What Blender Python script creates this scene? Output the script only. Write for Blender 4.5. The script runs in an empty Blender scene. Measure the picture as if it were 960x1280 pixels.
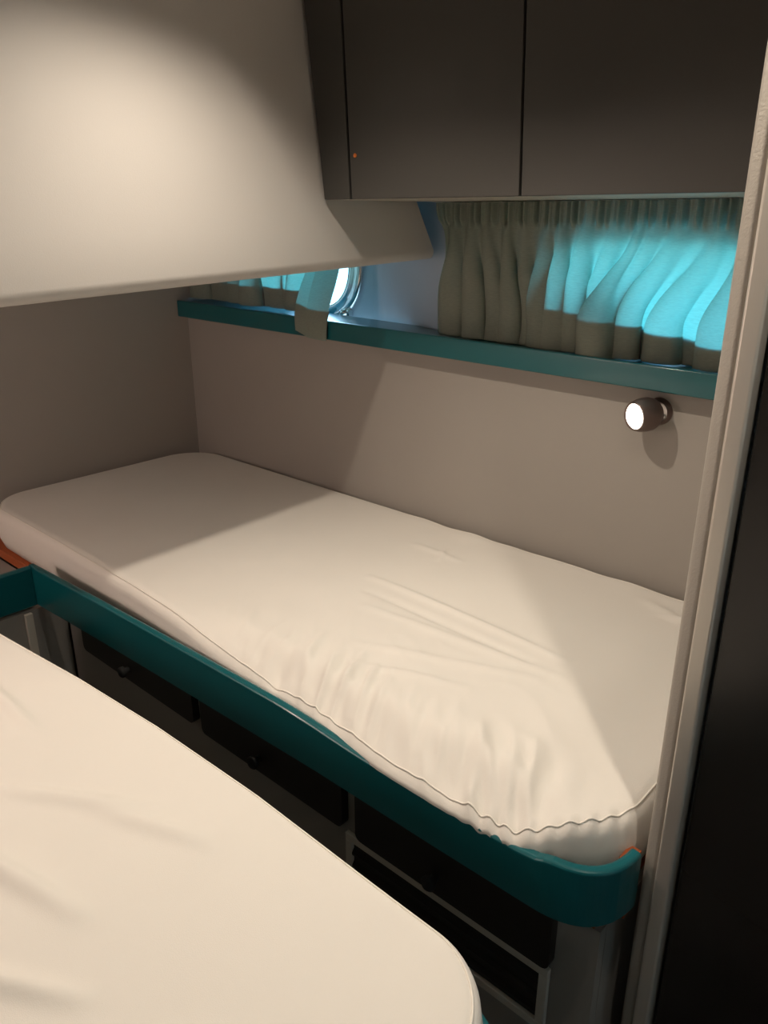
import bpy, bmesh, math, random
from mathutils import Vector, Matrix, noise
random.seed(4)
H = 1.6                                   # eye height; z values below are given relative to it
C = bpy.context.scene.collection
sin, cos, pi = math.sin, math.cos, math.pi

# ------------------------------------------------------------------ materials
def smoothstep(a, b, x):
    t = max(0., min(1., (x-a)/(b-a))); return t*t*(3-2*t)

def mat(name, col, rough=.5, metal=0., spec=.5, bump=0., bscale=300., var=0., vscale=4., coat=0., stretch=None):
    m = bpy.data.materials.new(name); m.use_nodes = True
    nt = m.node_tree; b = nt.nodes['Principled BSDF']
    b.inputs['Base Color'].default_value = (*col, 1)
    b.inputs['Roughness'].default_value = rough
    b.inputs['Metallic'].default_value = metal
    b.inputs['Specular IOR Level'].default_value = spec
    if coat:
        b.inputs['Coat Weight'].default_value = coat; b.inputs['Coat Roughness'].default_value = .08
    tc = nt.nodes.new('ShaderNodeTexCoord')
    src = tc.outputs['Object']
    if stretch:
        mp = nt.nodes.new('ShaderNodeMapping'); mp.inputs['Scale'].default_value = stretch
        nt.links.new(src, mp.inputs['Vector']); src = mp.outputs['Vector']
    if bump:
        n = nt.nodes.new('ShaderNodeTexNoise'); n.inputs['Scale'].default_value = bscale
        n.inputs['Detail'].default_value = 4
        nt.links.new(src, n.inputs['Vector'])
        bp = nt.nodes.new('ShaderNodeBump'); bp.inputs['Strength'].default_value = bump
        bp.inputs['Distance'].default_value = .002
        nt.links.new(n.outputs['Fac'], bp.inputs['Height']); nt.links.new(bp.outputs['Normal'], b.inputs['Normal'])
    if var:
        n = nt.nodes.new('ShaderNodeTexNoise'); n.inputs['Scale'].default_value = vscale
        n.inputs['Detail'].default_value = 3
        nt.links.new(src, n.inputs['Vector'])
        mx = nt.nodes.new('ShaderNodeMix'); mx.data_type = 'RGBA'
        mx.inputs['A'].default_value = (*[c*(1-var) for c in col], 1)
        mx.inputs['B'].default_value = (*[min(1, c*(1+var)) for c in col], 1)
        nt.links.new(n.outputs['Fac'], mx.inputs['Factor'])
        nt.links.new(mx.outputs['Result'], b.inputs['Base Color'])
    return m

M = {}
M['wall'] = mat('grey_vinyl', (.35, .322, .292), .62, spec=.3, bump=.12, bscale=500, var=.04)
M['hull'] = mat('daylight_tinted_hull', (.42, .51, .61), .45, bump=.05, bscale=200)  # grey-white paint with the blue daylight by the port put into its colour
M['panel'] = mat('white_vinyl', (.56, .53, .50), .42, spec=.4, bump=.10, bscale=420, var=.02)
M['sheet'] = mat('white_sheet', (.80, .765, .71), .85, spec=.15, bump=.15, bscale=900, var=.02, vscale=7)
M['teal'] = mat('teal_lacquer', (.004, .098, .114), .28, spec=.5, coat=.3, var=.04)
M['cabinet'] = mat('charcoal_laminate', (.054, .051, .047), .38, spec=.35, bump=.05, bscale=600, var=.05)
M['cabside'] = mat('beige_carcass', (.40, .36, .30), .5)
M['gap'] = mat('dark_gap', (.01, .01, .01), .8)
M['black'] = mat('black_laminate', (.022, .019, .017), .4, spec=.3, var=.1)
M['gloss'] = mat('black_gloss_door', (.018, .016, .014), .22, spec=.45, bump=.01, bscale=30)
M['alu'] = mat('satin_aluminium', (.60, .56, .50), .36, metal=.45, bump=.05, bscale=400, stretch=(1, 1, .05))
M['vinyl_edge'] = mat('grey_vinyl_edge', (.37, .34, .30), .48, bump=.25, bscale=350)
M['base'] = mat('grey_base_laminate', (.30, .285, .26), .5, var=.04)
M['cream'] = mat('cream_frame', (.56, .53, .46), .45)
M['wood'] = mat('orange_plywood', (.42, .10, .028), .5, var=.25, vscale=30, stretch=(1, 6, 6))
M['floor'] = mat('dark_carpet', (.035, .028, .024), .95, bump=.5, bscale=700, var=.2, vscale=90)
M['ceil'] = mat('ceiling_vinyl', (.62, .58, .52), .6, bump=.1, bscale=400)
M['room'] = mat('cabin_lining', (.33, .29, .25), .6)
M['chrome'] = mat('chrome', (.80, .80, .80), .14, metal=1)
M['bronze'] = mat('brushed_lamp_metal', (.22, .165, .15), .38, metal=.8)
M['orange'] = mat('orange_plug', (.75, .19, .03), .4)
M['hook'] = mat('white_plastic', (.80, .80, .78), .4)
M['thread'] = mat('seam_thread', (.84, .80, .73), .8)

def glass_mat():
    m = bpy.data.materials.new('window_glass'); m.use_nodes = True
    nt = m.node_tree; nt.nodes.clear()
    o = nt.nodes.new('ShaderNodeOutputMaterial'); mx = nt.nodes.new('ShaderNodeMixShader')
    t = nt.nodes.new('ShaderNodeBsdfTransparent'); t.inputs['Color'].default_value = (.95, .98, .97, 1)
    g = nt.nodes.new('ShaderNodeBsdfGlossy'); g.inputs['Roughness'].default_value = .02
    f = nt.nodes.new('ShaderNodeValue'); f.outputs[0].default_value = .05
    nt.links.new(f.outputs[0], mx.inputs[0]); nt.links.new(t.outputs[0], mx.inputs[1]); nt.links.new(g.outputs[0], mx.inputs[2])
    nt.links.new(mx.outputs[0], o.inputs[0]); return m
M['glass'] = glass_mat()

def curtain_mat():
    m = bpy.data.materials.new('curtain_cloth'); m.use_nodes = True
    nt = m.node_tree; nt.nodes.clear()
    o = nt.nodes.new('ShaderNodeOutputMaterial'); mx = nt.nodes.new('ShaderNodeMixShader')
    d = nt.nodes.new('ShaderNodeBsdfDiffuse'); tr = nt.nodes.new('ShaderNodeBsdfTranslucent')
    tc = nt.nodes.new('ShaderNodeTexCoord')
    mp = nt.nodes.new('ShaderNodeMapping'); mp.inputs['Scale'].default_value = (90, 90, 500)
    n = nt.nodes.new('ShaderNodeTexNoise'); n.inputs['Scale'].default_value = 1.; n.inputs['Detail'].default_value = 3
    nt.links.new(tc.outputs['Object'], mp.inputs['Vector']); nt.links.new(mp.outputs[0], n.inputs['Vector'])
    def ramp(a, b):
        r = nt.nodes.new('ShaderNodeMix'); r.data_type = 'RGBA'
        r.inputs['A'].default_value = (*a, 1); r.inputs['B'].default_value = (*b, 1)
        nt.links.new(n.outputs['Fac'], r.inputs['Factor']); return r.outputs['Result']
    nt.links.new(ramp((.36, .39, .33), (.50, .53, .44)), d.inputs['Color'])
    nt.links.new(ramp((.055, .23, .205), (.09, .35, .315)), tr.inputs['Color'])
    mx.inputs[0].default_value = .5
    nt.links.new(d.outputs[0], mx.inputs[1]); nt.links.new(tr.outputs[0], mx.inputs[2]); nt.links.new(mx.outputs[0], o.inputs[0])
    return m
M['curtain'] = curtain_mat()
M['tape'] = mat('heading_tape_cloth', (.24, .235, .215), .9)

def emit_mat(name, col, s):
    m = bpy.data.materials.new(name); m.use_nodes = True
    b = m.node_tree.nodes['Principled BSDF']
    b.inputs['Base Color'].default_value = (.8, .8, .8, 1)
    b.inputs['Emission Color'].default_value = (*col, 1); b.inputs['Emission Strength'].default_value = s
    return m
M['bulb'] = emit_mat('lamp_lens_glow', (1, .86, .72), 6)

# ------------------------------------------------------------------ helpers
def V(x, y, z): return Vector((x, y, z+H))
def obj(name, bm, m, parent=None, smooth=False, kind=None, bevel=0., label=None):
    bmesh.ops.recalc_face_normals(bm, faces=bm.faces)
    me = bpy.data.meshes.new(name); bm.to_mesh(me); bm.free()
    o = bpy.data.objects.new(name, me); C.objects.link(o)
    if m: me.materials.append(m)
    if smooth: me.polygons.foreach_set('use_smooth', [True]*len(me.polygons))
    if parent is not None:
        o.parent = parent; o.matrix_parent_inverse = Matrix.Translation(parent.location).inverted()
    if kind: o['kind'] = kind
    if label: o['label'] = label
    if bevel:
        b = o.modifiers.new('bevel', 'BEVEL'); b.width = bevel; b.segments = 3; b.limit_method = 'ANGLE'
        me.polygons.foreach_set('use_smooth', [True]*len(me.polygons))
        w = o.modifiers.new('wn', 'WEIGHTED_NORMAL')
    return o
def thing(name, label, cat, loc, group=None):
    o = bpy.data.objects.new(name, None); C.objects.link(o); o.location = loc
    o.empty_display_size = .05
    o['label'] = label; o['category'] = cat
    if group: o['group'] = group
    return o
def tag(o, label, cat, group=None):
    o['label'] = label; o['category'] = cat
    if group: o['group'] = group
    return o
def hexa(bm, p):
    """p: 8 points, bottom ring then top ring"""
    v = [bm.verts.new(q) for q in p]
    for f in ((3,2,1,0),(4,5,6,7),(0,1,5,4),(1,2,6,5),(2,3,7,6),(3,0,4,7)): bm.faces.new([v[i] for i in f])
def box(bm, x0, x1, y0, y1, z0, z1):
    hexa(bm, [V(x0,y0,z0),V(x1,y0,z0),V(x1,y1,z0),V(x0,y1,z0),V(x0,y0,z1),V(x1,y0,z1),V(x1,y1,z1),V(x0,y1,z1)])
def boxbm(*a):
    bm = bmesh.new(); box(bm, *a); return bm
def tube(bm, pts, r, n=8, closed=False):
    rings = []
    N = len(pts)
    for i, p in enumerate(pts):
        a = pts[(i-1) % N] if (closed or i) else p; b = pts[(i+1) % N] if (closed or i < N-1) else p
        t = (b-a).normalized()
        u = t.cross(Vector((0,0,1)))
        if u.length < 1e-3: u = t.cross(Vector((0,1,0)))
        u.normalize(); w = t.cross(u)
        rings.append([bm.verts.new(p+(u*cos(2*pi*k/n)+w*sin(2*pi*k/n))*r) for k in range(n)])
    for i in range(N if closed else N-1):
        A, B = rings[i], rings[(i+1) % N]
        for k in range(n): bm.faces.new((A[k],A[(k+1)%n],B[(k+1)%n],B[k]))
    if not closed:
        bm.faces.new(rings[0][::-1]); bm.faces.new(rings[-1])
def lathe(bm, prof, org, axis, n=32):
    """prof: list of (distance along axis, radius)"""
    ax = axis.normalized(); u = ax.cross(Vector((0,0,1)))
    if u.length < 1e-3: u = Vector((1,0,0))
    u.normalize(); w = ax.cross(u)
    rings = []
    for d, r in prof:
        if r < 1e-6: rings.append([bm.verts.new(org+ax*d)])
        else: rings.append([bm.verts.new(org+ax*d+(u*cos(2*pi*k/n)+w*sin(2*pi*k/n))*r) for k in range(n)])
    for A, B in zip(rings, rings[1:]):
        for k in range(n):
            a = A[k % len(A)]; b = A[(k+1) % len(A)]; c = B[(k+1) % len(B)]; d = B[k % len(B)]
            vs = []
            for q in (a,b,c,d):
                if q not in vs: vs.append(q)
            if len(vs) > 2: bm.faces.new(vs)
def sweep(bm, path, z0, z1, th, rnd=.006):
    """upright board of thickness th following a plan path [(x,y)], front face on the path, rounded top edge.
       z0/z1: functions of the path parameter 0..1"""
    N = len(path); prev = None; first = None
    for i, (x, y) in enumerate(path):
        a = path[max(0,i-1)]; b = path[min(N-1,i+1)]
        tx, ty = b[0]-a[0], b[1]-a[1]; l = math.hypot(tx,ty); nx, ny = -ty/l, tx/l      # inward normal (left of travel)
        s = i/(N-1); lo, hi = z0(s), z1(s)
        prof = [(0,lo)]
        for k in range(5):
            q = k/4*pi/2; prof.append((rnd-rnd*cos(q), hi-rnd+rnd*sin(q)))
        for k in range(5):
            q = pi/2-k/4*pi/2; prof.append((th-rnd+rnd*cos(q), hi-rnd+rnd*sin(q)))
        prof.append((th,lo))
        ring = [bm.verts.new(V(x+nx*d, y+ny*d, z)) for d, z in prof]
        if prev:
            for k in range(len(ring)): bm.faces.new((prev[k],prev[(k+1)%len(ring)],ring[(k+1)%len(ring)],ring[k]))
        else: first = ring
        prev = ring
    bm.faces.new(first[::-1]); bm.faces.new(prev)
def lerp_tab(tab, x):
    if x <= tab[0][0]: return tab[0][1]
    for (a, p), (b, q) in zip(tab, tab[1:]):
        if x <= b: return p+(q-p)*(x-a)/(b-a)
    return tab[-1][1]

# ------------------------------------------------------------------ room shell
WY = 1.64          # lower hull lining
HY = 1.69          # hull side behind the curtains
obj('floor', boxbm(-2.6,1.5,-1.9,1.9,-1.65,-1.6), M['floor'], kind='structure')
obj('ceiling', boxbm(-2.6,1.5,-1.9,1.9,.53,.58), M['ceil'], kind='structure')
obj('wall_back', boxbm(-2.46,-.28,WY,WY+.05,-1.6,-.312), M['wall'], kind='structure')
obj('wall_left', boxbm(-2.48,-2.42,-1.8,1.90,-1.6,.53), M['wall'], kind='structure')
obj('wall_front', boxbm(-2.48,1.4,-1.85,-1.8,-1.6,.53), M['room'], kind='structure')
obj('wall_right', boxbm(1.35,1.4,-1.8,1.8,-1.6,.53), M['room'], kind='structure')
obj('wall_bulkhead', boxbm(-.305,-.266,.91,1.86,-1.6,.53), M['wall'], kind='structure')
obj('light_cutoff_lip', boxbm(-2.42,-.305,.93,1.80,.425,.53), M['ceil'], kind='structure', bevel=.004)   # unseen ceiling lip, added to cut spot light off the overhang and lockers

def superell(cx, cz, a, b, n, e=2.6, shear=0.):
    out = []
    for k in range(n):
        t = 2*pi*k/n
        c, s = cos(t), sin(t)
        x = a*math.copysign(abs(c)**(2/e), c); z = b*math.copysign(abs(s)**(2/e), s)
        out.append((cx+x, cz+z+shear*x*(1-z/b)/2))
    return out
WIN1 = dict(cx=-1.92, cz=-.125, a=.175, b=.165, e=2.5, shear=0.)
HY1 = 1.80         # the hull bends outward towards the left port
def hull_y(x): return HY+(HY1-HY)*(1-smoothstep(-1.70,-1.22,x))
WIN2 = dict(cx=-.745, cz=-.148, a=.255, b=.128, e=3.6, shear=-.08)
# upper hull lining: one sheet with the two port openings, with thickness
def hull_sheet():
    bm = bmesh.new()
    x0, x1, z0, z1 = -2.46, -.28, -.40, .53
    holes = [superell(n=64, **WIN1), superell(n=64, **WIN2)]
    bounds = [(-2.36,-1.70),(-1.15,-.33)]
    xs = [x0,-2.36,-1.70,-1.15,-.33,x1]; zt, zb = .25, -.36
    def strip(a, b, lo, hi):
        n = 24 if b-a > .4 else 1
        if b-a > 1: n = 90
        for k in range(n):
            p, q = a+(b-a)*k/n, a+(b-a)*(k+1)/n
            bm.faces.new([bm.verts.new(V(X,hull_y(X),Z)) for X,Z in ((p,lo),(q,lo),(q,hi),(p,hi))])
    strip(x0,x1,z0,zb); strip(x0,x1,zt,z1)
    for a,b in ((xs[0],xs[1]),(xs[2],xs[3]),(xs[4],xs[5])): strip(a,b,zb,zt)
    for hole,(a,b) in zip(holes,bounds):
        cx = sum(p[0] for p in hole)/64; cz = sum(p[1] for p in hole)/64
        outer = []
        for (px,pz) in hole:
            dx, dz = px-cx, pz-cz
            t = min(((b-cx)/dx if dx>1e-9 else (a-cx)/dx if dx<-1e-9 else 1e9),
                    ((zt-cz)/dz if dz>1e-9 else (zb-cz)/dz if dz<-1e-9 else 1e9))
            outer.append((cx+dx*t, cz+dz*t))
        for (X,Z) in ((a,zb),(b,zb),(a,zt),(b,zt)):
            k = min(range(64), key=lambda i:(outer[i][0]-X)**2+(outer[i][1]-Z)**2); outer[k] = (X,Z)
        y = hull_y(cx)
        hv = [bm.verts.new(V(p[0],y,p[1])) for p in hole]; ov = [bm.verts.new(V(p[0],y,p[1])) for p in outer]
        bv = [bm.verts.new(V(p[0],y+.06,p[1])) for p in hole]
        for k in range(64):
            j = (k+1)%64
            bm.faces.new((hv[k],hv[j],ov[j],ov[k])); bm.faces.new((hv[k],bv[k],bv[j],hv[j]))
    bmesh.ops.remove_doubles(bm, verts=bm.verts, dist=1e-5)
    return bm
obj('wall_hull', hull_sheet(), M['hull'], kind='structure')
# outer skin around the openings, so daylight comes in only through the ports
def port(name, W, fr):
    Y0 = hull_y(W['cx'])
    t = bpy.data.objects.new(name, None); C.objects.link(t); t.location = V(W['cx'],Y0,W['cz']); t['kind'] = 'structure'
    bm = bmesh.new()
    ring = lambda g, y: [V(p[0],y,p[1]) for p in superell(W['cx'],W['cz'],W['a']+g,W['b']+g,64,W['e'],W['shear'])]
    prof = [(.030,Y0-.001),(.030,Y0-.008),(.024,Y0-.014),(.012,Y0-.016),(.004,Y0-.010),(-.004,Y0-.018),(-.016,Y0-.018),(-.020,Y0-.010),(-.020,Y0+.02),(.0,Y0+.02)]
    prof = [(g, Y0-(Y0-y)*fr if y < Y0 else y) for g, y in prof]
    R = [[bm.verts.new(p) for p in ring(g,y)] for g,y in prof]
    for A,B in zip(R,R[1:]):
        for k in range(64): bm.faces.new((A[k],A[(k+1)%64],B[(k+1)%64],B[k]))
    obj('port_frame', bm, M['chrome'], t, smooth=True)
    bm = bmesh.new()
    a = [bm.verts.new(p) for p in ring(-.014,Y0+.004)]; bm.faces.new(a)
    r = bmesh.ops.extrude_face_region(bm, geom=bm.faces[:]); bmesh.ops.translate(bm, vec=(0,.006,0), verts=[v for v in r['geom'] if isinstance(v,bmesh.types.BMVert)])
    obj('pane', bm, M['glass'], t)
    return t
w1 = port('window_1', WIN1, 1.); w2 = port('window_2', WIN2, .4)
# screw clamp of the left port
bm = bmesh.new(); cx, cz = -1.782, -.283
lathe(bm, [(0,.013),(.012,.013),(.014,.010),(.024,.010),(.026,0)], V(cx,HY1-.010,cz), Vector((0,-1,0)), 20)
obj('clamp', bm, M['chrome'], w1, smooth=True)
bm = bmesh.new(); hexa(bm, [V(cx-.022,HY1-.022,cz-.012),V(cx+.022,HY1-.022,cz-.012),V(cx+.022,HY1,cz-.012),V(cx-.022,HY1,cz-.012),
                            V(cx-.022,HY1-.022,cz+.010),V(cx+.022,HY1-.022,cz+.010),V(cx+.022,HY1,cz+.010),V(cx-.022,HY1,cz+.010)])
obj('clamp_bracket', bm, M['chrome'], w1, bevel=.004)

# ------------------------------------------------------------------ bulkhead edge and dark locker on the right
obj('trim_1', boxbm(-.288,-.266,.872,.912,-1.6,.53), M['alu'], kind='structure', bevel=.004)
bm = bmesh.new(); hexa(bm, [V(-.311,.888,-1.6),V(-.289,.880,-1.6),V(-.289,.912,-1.6),V(-.311,.912,-1.6),
                            V(-.311,.888,.53),V(-.289,.880,.53),V(-.289,.912,.53),V(-.311,.912,.53)])
obj('trim_2', bm, M['vinyl_edge'], kind='structure', bevel=.007)
t = thing('tall_locker', 'near-black glossy tall locker at the right edge beside the aluminium strip', 'locker', V(.2,1.1,-1.6))
obj('body', boxbm(-.262,.60,.908,1.5,-1.6,.53), M['black'], t)
obj('door', boxbm(-.260,.60,.884,.906,-1.56,.50), M['gloss'], t, bevel=.003)

# ------------------------------------------------------------------ overhang above the foot of the bunk
def overhang():
    bm = bmesh.new()
    # lengthwise stations: (y bottom, y top) with the face x and the bottom z, lower edge rounded
    st = [(-1.2,-1.2),(-.3,-.3),(.5,.5),(.9,.9),(1.3,1.3),(1.53,1.47),(1.535,1.472),(1.69,1.49)]
    rings = []
    for yb, yt in st:
        fx = -1.35+.02*(1.65-yb)/1.1*.8
        zb = -.107-.034*(1.65-yb)/1.1
        r = .024
        XL = -2.42 if yb < 1.532 else -1.62
        pr = []
        pr.append((XL, yb, zb+.01))
        pr.append((fx-.20, yb, zb+.002))
        pr.append((fx-.09, yb, zb))
        for k in range(9):
            a = k/8*pi/2
            pr.append((fx-r+r*sin(a), yb+(yt-yb)*.05*k/8, zb+r-r*cos(a)))
        for k in range(1,9):
            q = k/8; z = zb+r+(.53-zb-r)*q
            pr.append((fx-.075*q*(.53-zb)*.95, yb+(yt-yb)*min(1,(.05+q*1.6)), z))
        pr.append((XL, yt, .53))
        rings.append([bm.verts.new(V(*p)) for p in pr])
    n = len(rings[0])
    for A,B in zip(rings,rings[1:]):
        for k in range(n): bm.faces.new((A[k],A[(k+1)%n],B[(k+1)%n],B[k]))
    bm.faces.new(rings[0][::-1]); bm.faces.new(rings[-1])
    return bm
o = obj('overhang', overhang(), M['panel'], smooth=True)
em = o.modifiers.new('es','EDGE_SPLIT'); em.split_angle = math.radians(40)
tag(o, 'white vinyl-covered overhang with a rounded lower edge above the foot of the bunk', 'overhang')

# ------------------------------------------------------------------ overhead lockers
t = thing('overhead_cabinet', 'charcoal overhead cabinet with two doors above the curtained window', 'cabinet', V(-.85,1.5,.033))
bt, tp, lean = .033, .425, .022
def slab(x0l, x0h, x1, yf, th, zb, zt):
    bm = bmesh.new(); f = lambda z: yf-lean*(z-bt)/(tp-bt)
    hexa(bm, [V(x0l,f(zb),zb),V(x1,f(zb),zb),V(x1,f(zb)+th,zb),V(x0l,f(zb)+th,zb),V(x0h,f(zt),zt),V(x1,f(zt),zt),V(x1,f(zt)+th,zt),V(x0h,f(zt)+th,zt)])
    return bm
obj('body', slab(-1.338,-1.360,-.312,1.310,.375,bt+.012,tp), M['gap'], t)
obj('bottom_board', boxbm(-1.345,-.312,1.312,1.685,bt,bt+.011), M['cabside'], t, label='beige underside board')
obj('filler_strip', slab(-1.346,-1.372,-1.268,1.29,.018,bt,tp), M['cabinet'], t, bevel=.0015)
d1 = obj('door', slab(-1.262,-1.262,-.8435,1.29,.018,bt,tp), M['cabinet'], t, bevel=.0015)
d2 = obj('door', slab(-.8385,-.8385,-.312,1.29,.018,bt,tp), M['cabinet'], t, bevel=.0015)
bm = bmesh.new(); lathe(bm, [(0,.0042),(.0015,.0042),(.0022,.003),(.0022,0)], V(-1.2455,1.2848,.117), Vector((0,-1,0)), 16)
obj('plug', bm, M['orange'], d1, smooth=True, label='small orange plug')

# ------------------------------------------------------------------ teal shelf under the ports
bm = bmesh.new()
a0, a1 = -2.418, -.312
zt = lambda x: -.273-.024*(x-a0)/(a1-a0)
zb = lambda x: -.328-.022*(x-a0)/(a1-a0)
hexa(bm, [V(a0,1.598,zb(a0)),V(a1,1.598,zb(a1)),V(a1,1.612,zb(a1)),V(a0,1.612,zb(a0)),V(a0,1.598,zt(a0)),V(a1,1.598,zt(a1)),V(a1,1.612,zt(a1)),V(a0,1.612,zt(a0))])
t = thing('window_shelf', 'long narrow teal shelf running under the curtains and porthole', 'shelf', V(-1.36,1.65,-.33))
obj('front_lip', bm, M['teal'], t, bevel=.004)
bm = bmesh.new()
hexa(bm, [V(a0,1.612,zt(a0)-.022),V(a1,1.612,zt(a1)-.022),V(a1,1.688,zt(a1)-.022),V(a0,1.79,zt(a0)-.022),V(a0,1.612,zt(a0)-.006),V(a1,1.612,zt(a1)-.006),V(a1,1.688,zt(a1)-.006),V(a0,1.79,zt(a0)-.006)])
obj('board', bm, M['teal'], t)

# ------------------------------------------------------------------ curtains
def curtain_mesh(x0, x1, ztop, zbot, seed, fold_n, amp, flare=None, head=.05, ymid=1.656, sweep_=0., over=.06, hem=lambda u: .07):
    """pleated header, irregular folds below; returns bmesh"""
    rnd = random.Random(seed)
    nx, nz, nh = 420, 56, 14
    # fold stations with random spacing and strength
    ph = []; p = 0
    for i in range(fold_n+2):
        p += rnd.uniform(.55,1.45); ph.append((p, rnd.uniform(.55,1.25), rnd.uniform(-.5,.5), rnd.choice((.6,1,1.5))))
    tot = ph[-1][0]
    bm = bmesh.new(); G = []
    for j in range(nz+1):
        row = []
        for i in range(nx+1):
            u = i/nx
            zb = zbot(x0+(x1-x0)*u)
            vh = 1-hem(u)/(ztop-zb)
            v = vh*j/(nz-nh) if j <= nz-nh else vh+(1-vh)*(j-nz+nh)/nh
            z = ztop+(zb-ztop)*v
            dz = ztop-z
            hd = 1-smoothstep(head*.75, head*1.25, dz)              # 1 in the header tape
            lo = smoothstep(head*.8, .26, dz)
            # header: crisp narrow pleats in bunches
            hp = sin(2*pi*u*fold_n*2.6+1.2*sin(u*37+seed))*.5+.5*sin(2*pi*u*fold_n*4.1+2*sin(u*21))
            hy = .011*hp*(.55+.45*hd)
            # folds, skewing as they fall
            uu = u*tot*.94 + sweep_*lo*math.exp(-((u-.62)/.16)**2) + .30*lo*sin(u*9.+seed)*1.1 + .25*lo*noise.noise(Vector((u*7,seed,v*1.5)))
            fy = 0; fx = 0
            for (c, s, sk, w) in ph:
                d = (uu-c-sk*.55*lo)/(.27*w**.5)
                if abs(d) < 3: q = s*math.exp(-d*d); fy += q; fx += d*q
            fy = (fy-.55)*amp*(.30+.70*lo)*(1-hd*.85)
            crease = .004*noise.noise(Vector((u*26,v*5,seed*3.1)))*smoothstep(.1,.3,v)
            # fabric between folds drifts a little in x too
            x = x0+(x1-x0)*u + over*fx*lo*(1-hd) + .010*lo*noise.noise(Vector((u*fold_n*1.3,v*2,seed+9)))
            y = ymid - hy*hd - fy - crease
            y = min(y, 1.670)
            if flare: x, y, z = flare(u, v, x, y, z)
            row.append(bm.verts.new(V(x,y,z)))
        G.append(row)
    for j in range(nz):
        for i in range(nx): bm.faces.new((G[j][i],G[j][i+1],G[j+1][i+1],G[j+1][i]))
    hb = bmesh.new(); K = [[hb.verts.new(v.co+Vector((0,.0035,0))) for v in row] for row in G[nz-nh:]]
    for A, B in zip(K, K[1:]):
        for i in range(nx): hb.faces.new((A[i],A[i+1],B[i+1],B[i]))
    return bm, hb
def drape(name_label, bm, group=None):
    t = thing('curtain', name_label, 'curtain', (0,0,0), group)
    return t
def flareR(u, v, x, y, z):
    # left hem hangs straight, waist nipped just under the tape
    e = math.exp(-(u/.035)**2)
    x += .022*e*smoothstep(.02,.28,v)*(1-smoothstep(.3,.75,v)) - .004*e
    return x, y, z
t = thing('curtain', 'wide pleated grey-green curtain glowing turquoise across the right-hand window', 'curtain', V(-.9,1.658,.02))
cb, hb = curtain_mesh(-1.318,-.36,.031,lambda x: zt(x)-.004,3,16,.042,flareR,sweep_=1.6,hem=lambda u: .095-.05*smoothstep(.3,.85,u))
cl = obj('cloth', cb, M['curtain'], t, smooth=True)
obj('hem', hb, M['tape'], cl, smooth=True, label='dark doubled hem')
def tape(x0, x1):
    bm = bmesh.new(); n = 200
    A = [[bm.verts.new(V(x0+(x1-x0)*i/n, 1.679+.003*sin(i*1.1)+dy, z)) for i in range(n+1)] for dy,z in ((0,-.034),(0,.018),(.002,.018),(.002,-.034))]
    for k in range(4):
        for i in range(n): bm.faces.new((A[k][i],A[k][i+1],A[(k+1)%4][i+1],A[(k+1)%4][i]))
    return bm
obj('heading_tape', tape(-1.295,-.37), M['tape'], t)
xs = [-1.265,-1.205,-1.13,-1.04,-.955,-.87,-.785,-.70,-.615,-.53,-.45]
for i, x in enumerate(xs):
    bm = bmesh.new()
    tube(bm, [V(x,1.678,.012),V(x,1.669,.016),V(x,1.668,.026),V(x,1.677,.0315)], .0022, 6)
    obj('hook', bm, M['hook'], t, smooth=True)
def flareL(u, v, x, y, z):
    k = smoothstep(.78,.86,u)*smoothstep(.35,.9,v)
    y = y*(1-k*.85)+(1.597-.022*k)*k*.85; z -= .040*k*smoothstep(.5,1,v)+.022*smoothstep(.80,1.,u)*v
    x += .012*smoothstep(.7,1,u)*(1-v) + .012*smoothstep(.7,1,u)
    return x, y, z
t = thing('curtain', 'shorter grey-green curtain beyond the overhang, its corner hanging over the teal shelf beside the porthole', 'curtain', V(-2.07,1.66,.02))
cb, hb = curtain_mesh(-2.405,-1.70,.031,lambda x: zt(x)+.006,8,8,.034,flareL,ymid=1.668,hem=lambda u: .062)
cl = obj('cloth', cb, M['curtain'], t, smooth=True)
obj('hem', hb, M['tape'], cl, smooth=True, label='dark doubled hem')
for x in (-2.35,-2.22,-2.09,-1.96,-1.84):
    bm = bmesh.new()
    tube(bm, [V(x,1.678,.012),V(x,1.669,.016),V(x,1.668,.026),V(x,1.677,.0315)], .0022, 6)
    obj('hook', bm, M['hook'], t, smooth=True)
bm = bmesh.new(); box(bm, -1.33,-.315,1.676,1.684,.0225,.0325)
tag(obj('curtain_track', bm, M['hook'], bevel=.002), 'thin white curtain track under the charcoal cabinet', 'curtain track')

# ------------------------------------------------------------------ reading lamp
LX, LZ = -.683, -.396
t = thing('reading_lamp', 'small round metal reading lamp switched on, fixed to the wall under the teal shelf', 'lamp', V(LX,WY,LZ))
bm = bmesh.new(); lathe(bm, [(-.004,.030),(.006,.030),(.010,.026),(.014,.024)], V(LX,WY,LZ), Vector((0,-1,0)))
obj('wall_plate', bm, M['bronze'], t, smooth=True)
ax = Vector((-.40,-.90,-.06)).normalized(); oc = V(LX,WY-.012,LZ)
bm = bmesh.new(); lathe(bm, [(-.006,.014),(0,.022),(.010,.0315),(.024,.0365),(.038,.0365),(.052,.034),(.060,.0315),(.0625,.030),(.0605,.0275)], oc, ax)
hd = obj('head', bm, M['bronze'], t, smooth=True)
bm = bmesh.new(); lathe(bm, [(.0585,.0278),(.0625,.024),(.0655,.013),(.0665,0)], oc, ax)
obj('lens', bm, M['bulb'], hd, smooth=True, label='glowing white lens')
bm = bmesh.new(); pk = oc+ax*.022+Vector((.033,.004,0)); lathe(bm, [(0,.0035),(.003,.0035),(.004,0)], pk, Vector((.9,-.4,0)), 12)
obj('screw', bm, M['chrome'], hd, smooth=True)

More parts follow.
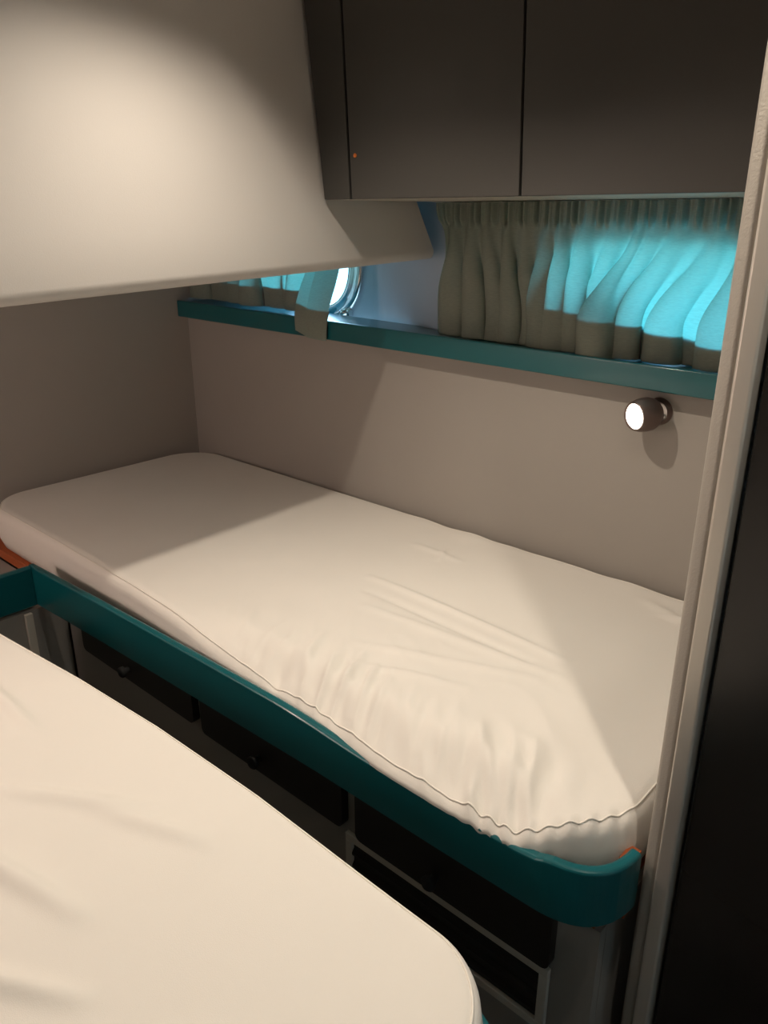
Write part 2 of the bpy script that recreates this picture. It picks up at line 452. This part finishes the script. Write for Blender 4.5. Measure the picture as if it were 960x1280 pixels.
# ------------------------------------------------------------------ mattresses
def mattress(x0, x1, y0, y1, rc, e, thick, hfun, warp, nx, ny, under=.03):
    """rounded slab: grid top inside an inset outline, then rolled edge, side and bottom; returns bm, seam path"""
    bm = bmesh.new()
    X0, X1, Y0, Y1 = x0+e, x1-e, y0+e, y1-e
    r = rc
    def cornermap(x, y):
        sx = 0; sy = 0
        if x < X0+r: cx = X0+r; sx = -1
        elif x > X1-r: cx = X1-r; sx = 1
        if y < Y0+r: cy = Y0+r; sy = -1
        elif y > Y1-r: cy = Y1-r; sy = 1
        if sx and sy:
            a = (x-cx)/r; b = (y-cy)/r
            return cx+r*a*math.sqrt(1-b*b/2), cy+r*b*math.sqrt(1-a*a/2)
        return x, y
    def axis(a, b, n):
        k = max(6, int(n*r/(b-a)*1.0))
        s = [a+r*i/k for i in range(k)]+[a+r+(b-a-2*r)*i/(n-2*k) for i in range(n-2*k)]+[b-r+r*i/k for i in range(k+1)]
        return s
    xs, ys = axis(X0,X1,nx), axis(Y0,Y1,ny)
    NX, NY = len(xs), len(ys)
    P = [[cornermap(x,y) for x in xs] for y in ys]
    G = []
    def place(x, y, z, out):
        return V(*warp(x, y, z+hfun(x, y), out))
    for j in range(NY): G.append([bm.verts.new(place(P[j][i][0],P[j][i][1],0,0)) for i in range(NX)])
    for j in range(NY-1):
        for i in range(NX-1): bm.faces.new((G[j][i],G[j][i+1],G[j+1][i+1],G[j+1][i]))
    loop = [(0,i) for i in range(NX)]+[(j,NX-1) for j in range(1,NY)]+[(NY-1,i) for i in range(NX-2,-1,-1)]+[(j,0) for j in range(NY-2,0,-1)]
    n = len(loop)
    pts = [P[j][i] for j,i in loop]
    nor = []
    for k in range(n):
        a = pts[k-1]; b = pts[(k+1)%n]; tx, ty = b[0]-a[0], b[1]-a[1]; l = math.hypot(tx,ty); nor.append((ty/l,-tx/l))
    prev = [G[j][i] for j,i in loop]; seam = []
    prof = [(e*sin(q), -e+e*cos(q)) for q in [pi/2*m/6 for m in range(1,7)]]
    nd = 5
    prof += [(e+.004*sin(pi*m/nd), -e-(thick-2*e)*m/nd) for m in range(1,nd+1)]
    prof += [(e*.7,-thick+.004),(0,-thick)]
    for m,(d,z) in enumerate(prof):
        ring = []
        for k in range(n):
            x = pts[k][0]+nor[k][0]*d; y = pts[k][1]+nor[k][1]*d
            p = place(x, y, z, d/e)
            ring.append(bm.verts.new(p))
        for k in range(n): bm.faces.new((prev[k],prev[(k+1)%n],ring[(k+1)%n],ring[k]))
        if m == 1: seam = [v.co.copy() for v in ring]
        prev = ring
    bm.faces.new(prev[::-1])
    return bm, seam, nor
def ridges(segs):
    """list of crease segments (x0,y0,x1,y1,height,width)"""
    def f(x, y):
        h = 0
        for (a,b,c,d,am,w) in segs:
            dx, dy = c-a, d-b; l2 = dx*dx+dy*dy
            t = ((x-a)*dx+(y-b)*dy)/l2; tt = max(0,min(1,t))
            q = math.hypot(x-a-dx*tt, y-b-dy*tt)
            if q < 3*w: h += am*math.exp(-(q/w)**2)*(sin(pi*min(1,max(0,.08+.84*tt)))**.7)
        return h
    return f
SEG = [(-1.15,1.22,-.62,1.19,.0035,.010),(-1.10,1.16,-.66,1.14,-.003,.010),(-1.05,1.10,-.60,1.13,.003,.012),
       (-.95,.98,-.62,1.10,.003,.012),(-.90,.93,-.70,1.0,.003,.010),(-1.2,1.45,-1.05,1.43,.0025,.012),(-1.12,1.47,-1.09,1.40,.0025,.009),
       (-.62,1.55,-.50,1.50,.003,.016),(-.57,1.50,-.45,1.53,.003,.012)]
rf = ridges([(a,b,c,d,am*1.5,w) for a,b,c,d,am,w in SEG])
def h1(x, y):
    h = rf(x,y)
    w = smoothstep(-1.40,-1.0,x)*(1-smoothstep(-.50,-.38,x))
    h += .012*smoothstep(-1.40,-1.0,x)*(1-smoothstep(-.55,-.40,x))*(1-smoothstep(1.3,1.6,y))
    ed = .895+.02*noise.noise(Vector((x*6,2.2,0)))
    h -= .044*w*(1-smoothstep(.812,ed,y))                         # soft front edge towards the head
    # diagonal puckers along the soft edge
    band = w*(1-smoothstep(.90,.985,y))*smoothstep(.80,.835,y)
    dens = .35+.9*math.exp(-((x+.93)/.13)**2)+.8*math.exp(-((x+.55)/.11)**2)
    n1 = noise.noise(Vector(((x+.45*y)*24., (y-.2*x)*5., 1.7)))
    n2 = noise.noise(Vector(((x+.8*y)*38., (y-.4*x)*9., 7.1)))
    h += band*dens*(.021*(.28-abs(n1)**.8)+.010*n2)
    far = w*(1-smoothstep(.95,1.25,y))*smoothstep(.86,.95,y)
    h += far*.006*(.25-abs(noise.noise(Vector(((x+1.1*y)*8., (y-.3*x)*9., 5.2)))))
    h += .0035*noise.noise(Vector((x*2.2,y*3,0.3)))*smoothstep(-1.7,-1.2,x)
    # ragged back hem
    h += .004*smoothstep(1.52,1.60,y)*noise.noise(Vector((x*11,0,4)))*smoothstep(-1.5,-1.2,x)
    return h
def warp1(x, y, z, out):
    f = 1-smoothstep(.82,1.15,y)
    off = lerp_tab([(-2.4,.028),(-1.9,.022),(-1.55,.014),(-1.25,-.004),(-1.0,-.006),(-.88,-.008),(-.72,-.026),(-.6,-.028),(-.47,-.022),(-.38,0)], x)
    if off < 0: off *= smoothstep(-.070,-.056,z)
    y2 = y+off*f
    # gathers of the elastic hem round the near right corner
    g = smoothstep(-.60,-.50,x)*(1-smoothstep(.86,.96,y))
    if g > 0 and out > 0: z += .0036*g*min(1,out*2)*sin(x*210+y*110)
    return x, y2, z-.8
bm, seam, nor = mattress(-2.402,-.332,.805,1.628,.115,.030,.125,h1,warp1,420,170)
t = thing('mattress', 'long single bunk mattress in a white fitted sheet, behind the teal rail', 'mattress', V(-1.37,1.2,-.925))
s1 = obj('fitted_sheet', bm, M['sheet'], t, smooth=True)
bm = bmesh.new(); tube(bm, [p+Vector((0,0,.0006)) for p in seam], .0016, 6, True)
obj('piping', bm, M['thread'], s1, smooth=True, label='thin raised seam along the mattress edge')

SEG2 = [(-1.25,.30,-.95,.25,.0035,.010),(-1.0,.30,-.80,.42,.003,.012),(-1.02,.20,-.72,.27,.0045,.014),(-.82,.10,-.62,.22,.004,.012),
        (-1.08,.26,-.78,.10,.0045,.012),(-1.05,.22,-.98,.27,.004,.010),(-.86,.37,-.70,.43,.003,.012),(-.6,.15,-.45,.30,.002,.02),
        (-1.35,.42,-1.1,.40,.003,.010)]
rf2 = ridges([(a,b,c,d,am*3.,w) for a,b,c,d,am,w in SEG2])
def h2(x, y): return rf2(x,y)+.003*noise.noise(Vector((x*2.5,y*2.5,5.)))
def warp2(x, y, z, out):
    f = smoothstep(.2,.52,y)
    y2 = y+f*lerp_tab([(-1.9,-.055),(-1.46,-.035),(-1.19,-.010),(-.96,.004),(-.73,.008),(-.5,.003),(-.3,0)], x)
    return x, y2, z-.75
bm, seam, nor = mattress(-1.86,-.287,-.62,.537,.095,.020,.14,h2,warp2,200,150)
t = thing('mattress', 'nearer mattress in a white fitted sheet filling the lower left foreground', 'mattress', V(-1.0,0,-.89))
s2 = obj('fitted_sheet', bm, M['sheet'], t, smooth=True)
bm = bmesh.new(); tube(bm, [p+Vector((0,0,.0006)) for p in seam], .0014, 6, True)
obj('piping', bm, M['thread'], s2, smooth=True, label='thin raised seam along the mattress edge')

# ------------------------------------------------------------------ far berth (under the long mattress)
t = thing('berth', 'built-in far berth with a teal lee rail rounded at its right end and dark drawers', 'berth', V(-1.35,1.2,-1.6))
obj('bed_board', boxbm(-2.40,-.345,.828,1.636,-.955,-.928), M['wood'], t, label='orange plywood bed board')
obj('corner_block', boxbm(-.340,-.322,.872,.905,-.955,-.852), M['wood'], t, label='orange plywood block inside the rail end')
obj('base_panel', boxbm(-1.90,-.336,.830,.850,-1.598,-.957), M['base'], t)
obj('plinth', boxbm(-1.90,-.336,.851,1.636,-1.598,-.96), M['base'], t)
def bez(p0, p1, p2, n): return [((1-q)**2*p0[0]+2*q*(1-q)*p1[0]+q*q*p2[0], (1-q)**2*p0[1]+2*q*(1-q)*p1[1]+q*q*p2[1]) for q in [k/n for k in range(n+1)]]
tab = [(-1.915,.752),(-1.6,.764),(-1.3,.772),(-1.0,.779),(-.87,.782),(-.6,.782),(-.425,.784)]
path = [(x, lerp_tab(tab,x)) for x in [-1.915+1.49*k/40 for k in range(41)]]
path += bez(path[-1], (-.318,.784), (-.3135,.885), 16)[1:]
bm = bmesh.new(); sweep(bm, path, lambda s: -.945+.012*s, lambda s: -.838-.012*smoothstep(.44,.56,s)*(1-smoothstep(.69,.75,s)), .018)
obj('lee_rail', bm, M['teal'], t, label='teal lacquered rail')
bm = bmesh.new(); sweep(bm, [(-1.897,.30),(-1.897,.45),(-1.897,.60),(-1.897,.7515)], lambda s: -.945, lambda s: -.838, .018)
obj('return_rail', bm, M['teal'], t, label='teal lacquered rail')
def drawer(x0, x1, z0, z1):
    bm = bmesh.new(); r = .014; pts = []
    for cx, cz, a0 in ((x1-r,z1-r,0),(x0+r,z1-r,90),(x0+r,z0+r,180),(x1-r,z0+r,270)):
        for k in range(6):
            a = math.radians(a0+18*k); pts.append((cx+r*cos(a), cz+r*sin(a)))
    A = [bm.verts.new(V(x,.812,z)) for x,z in pts]; B = [bm.verts.new(V(x,.8295,z)) for x,z in pts]
    bm.faces.new(A); bm.faces.new(B[::-1])
    for k in range(len(pts)): bm.faces.new((A[k],B[k],B[(k+1)%len(pts)],A[(k+1)%len(pts)]))
    d = obj('drawer', bm, M['black'], t)
    cx = x0+(x1-x0)*.46; cz = (z0+z1)/2-.025
    bm = bmesh.new(); lathe(bm, [(0,.008),(.008,.007),(.012,.013),(.020,.014),(.024,.010),(.025,0)], V(cx,.8118,cz), Vector((0,-1,0)), 20)
    obj('knob', bm, M['gap'], d, smooth=True)
for a in ((-1.80,-1.31,-1.065,-.950),(-1.28,-.842,-1.070,-.950),(-.808,-.402,-1.072,-.950)): drawer(*a)
bm = bmesh.new()
X0,X1,Z0,Z1,w = -.842,-.405,-1.215,-1.082,.016
box(bm,X0,X1,.820,.8295,Z1-w,Z1); box(bm,X0,X1,.820,.8295,Z0,Z0+w); box(bm,X0,X0+w,.820,.8295,Z0+w,Z1-w); box(bm,X1-w,X1,.820,.8295,Z0+w,Z1-w)
vf = obj('vent_frame', bm, M['cream'], t, bevel=.0015, label='cream frame around a dark vent')
bm = bmesh.new(); box(bm,X0+w,X1-w,.827,.8295,Z0+w,Z1-w)
obj('vent_panel', bm, M['black'], vf)
bm = bmesh.new()
for k in range(3):
    z = Z0+w+.018+k*.030; hexa(bm,[V(X0+w,.821,z-.006),V(X1-w,.821,z-.006),V(X1-w,.8265,z+.002),V(X0+w,.8265,z+.002),V(X0+w,.821,z-.001),V(X1-w,.821,z-.001),V(X1-w,.8265,z+.007),V(X0+w,.8265,z+.007)])
obj('slats', bm, M['black'], vf)
# corner unit joining the two berths
t = thing('corner_locker', 'low grey corner locker below the teal rail at the far left', 'locker', V(-2.1,.6,-1.6))
obj('body', boxbm(-2.40,-1.905,.05,.826,-1.598,-.96), M['base'], t)
bm = bmesh.new(); box(bm,-1.904,-1.892,.715,.735,-1.598,-.962)
obj('corner_post', bm, M['cream'], t, bevel=.002)
bm = bmesh.new()
for k in range(5): box(bm,-1.904,-1.894,.56,.705,-1.16+k*.022,-1.148+k*.022)
obj('grille', bm, M['black'], t)
obj('top_board', boxbm(-2.40,-1.920,.05,.750,-.958,-.945), M['cream'], t)

# ------------------------------------------------------------------ near berth
t = thing('berth', 'built-in near berth under the foreground mattress, a bit of teal rail showing at its corner', 'berth', V(-1.0,0,-1.6))
obj('base_panel', boxbm(-1.86,-.33,-.60,.49,-1.598,-.893), M['base'], t)
pa = [(-.262,-.55),(-.262,.0),(-.262,.3),(-.262,.42)]+bez((-.262,.42),(-.262,.548),(-.40,.550),12)[1:]+[(-.7,.555),(-1.0,.553),(-1.4,.52),(-1.85,.50)]
bm = bmesh.new(); sweep(bm, pa, lambda s: -.935, lambda s: -.835, .016)
obj('lee_rail', bm, M['teal'], t, label='teal lacquered rail')

# ------------------------------------------------------------------ light
def spot(name, loc, power, col, rad, half, blend, aim=(0,0,-1)):
    l = bpy.data.lights.new(name, 'SPOT'); l.energy = power; l.color = col; l.shadow_soft_size = rad
    l.spot_size = math.radians(2*half); l.spot_blend = blend
    o = bpy.data.objects.new(name, l); C.objects.link(o); o.location = V(*loc)
    o.rotation_euler = Vector(aim).to_track_quat('-Z','Y').to_euler(); return o
WARM = (1,.87,.72)
spot('ceiling_and_fill_spot', (-1.07,.85,.505), 43, WARM, .018, 78, 1., (.31,-.05,-1))
spot('ceiling_and_fill_spot', (-.42,.85,.505), 7, WARM, .03, 85, .8)  # added fill without a fitting, evens out the light on the overhang
spot('ceiling_and_fill_spot', (-1.12,-.90,.505), 5, WARM, .06, 85, .6)  # added rear fill, lifts the fronts of the curtains
spot('ceiling_and_fill_spot', (-.12,.71,.505), 26, WARM, .012, 58, .5)
def bulb(name, loc, power, col, rad):
    l = bpy.data.lights.new(name, 'POINT'); l.energy = power; l.color = col; l.shadow_soft_size = rad
    o = bpy.data.objects.new(name, l); C.objects.link(o); o.location = V(*loc); return o
bulb('pink_fill_light', (-1.78,-.40,-.27), 19, (1,.76,.66), .11)  # unseen pink fill, added to brighten the foot of the far bunk
# daylight outside
w = bpy.data.worlds.new('daylight'); bpy.context.scene.world = w; w.use_nodes = True
bg = w.node_tree.nodes['Background']; bg.inputs['Color'].default_value = (.44,.73,1.0,1); bg.inputs['Strength'].default_value = 14.
nt = w.node_tree
tc = nt.nodes.new('ShaderNodeTexCoord'); sx = nt.nodes.new('ShaderNodeSeparateXYZ'); rp = nt.nodes.new('ShaderNodeValToRGB')
nt.links.new(tc.outputs['Generated'], sx.inputs[0]); nt.links.new(sx.outputs['Z'], rp.inputs['Fac'])
el = rp.color_ramp.elements                       # dark water below the horizon, bright haze above it
el[0].position = 0.; el[0].color = (.10,.20,.26,1); el[1].position = .03; el[1].color = (.50,.80,1.,1)
e3 = el.new(.75); e3.color = (.26,.50,.85,1)
nt.links.new(rp.outputs['Color'], bg.inputs['Color']); bg.inputs['Strength'].default_value = 18.
for W in (WIN1, WIN2):
    l = bpy.data.lights.new('window_portal','AREA'); l.shape = 'RECTANGLE'; l.size = W['a']*2; l.size_y = W['b']*2.3
    l.cycles.is_portal = True
    o = bpy.data.objects.new('window_portal', l); C.objects.link(o); o.location = V(W['cx'],hull_y(W['cx'])+.07,W['cz']); o.rotation_euler = (-pi/2,0,0)

# ------------------------------------------------------------------ camera
cam = bpy.data.cameras.new('camera'); co = bpy.data.objects.new('camera', cam); C.objects.link(co)
cam.sensor_fit = 'VERTICAL'; cam.sensor_height = 36; cam.lens = 985/1280*36; cam.clip_start = .01
co.location = (0,0,H)
p, yaw = math.radians(20.6), math.radians(132.2)
fw = Vector((cos(yaw)*cos(p), sin(yaw)*cos(p), -sin(p)))
co.rotation_euler = fw.to_track_quat('-Z','Y').to_euler()
sc = bpy.context.scene; sc.camera = co
sc.view_settings.view_transform = 'Standard'; sc.view_settings.look = 'None'; sc.view_settings.gamma = 1
sc.view_settings.use_curve_mapping = False; sc.view_settings.exposure = -.22
sc.cycles.max_bounces = 10; sc.cycles.diffuse_bounces = 6; sc.cycles.transparent_max_bounces = 8
sc.cycles.sample_clamp_indirect = 4
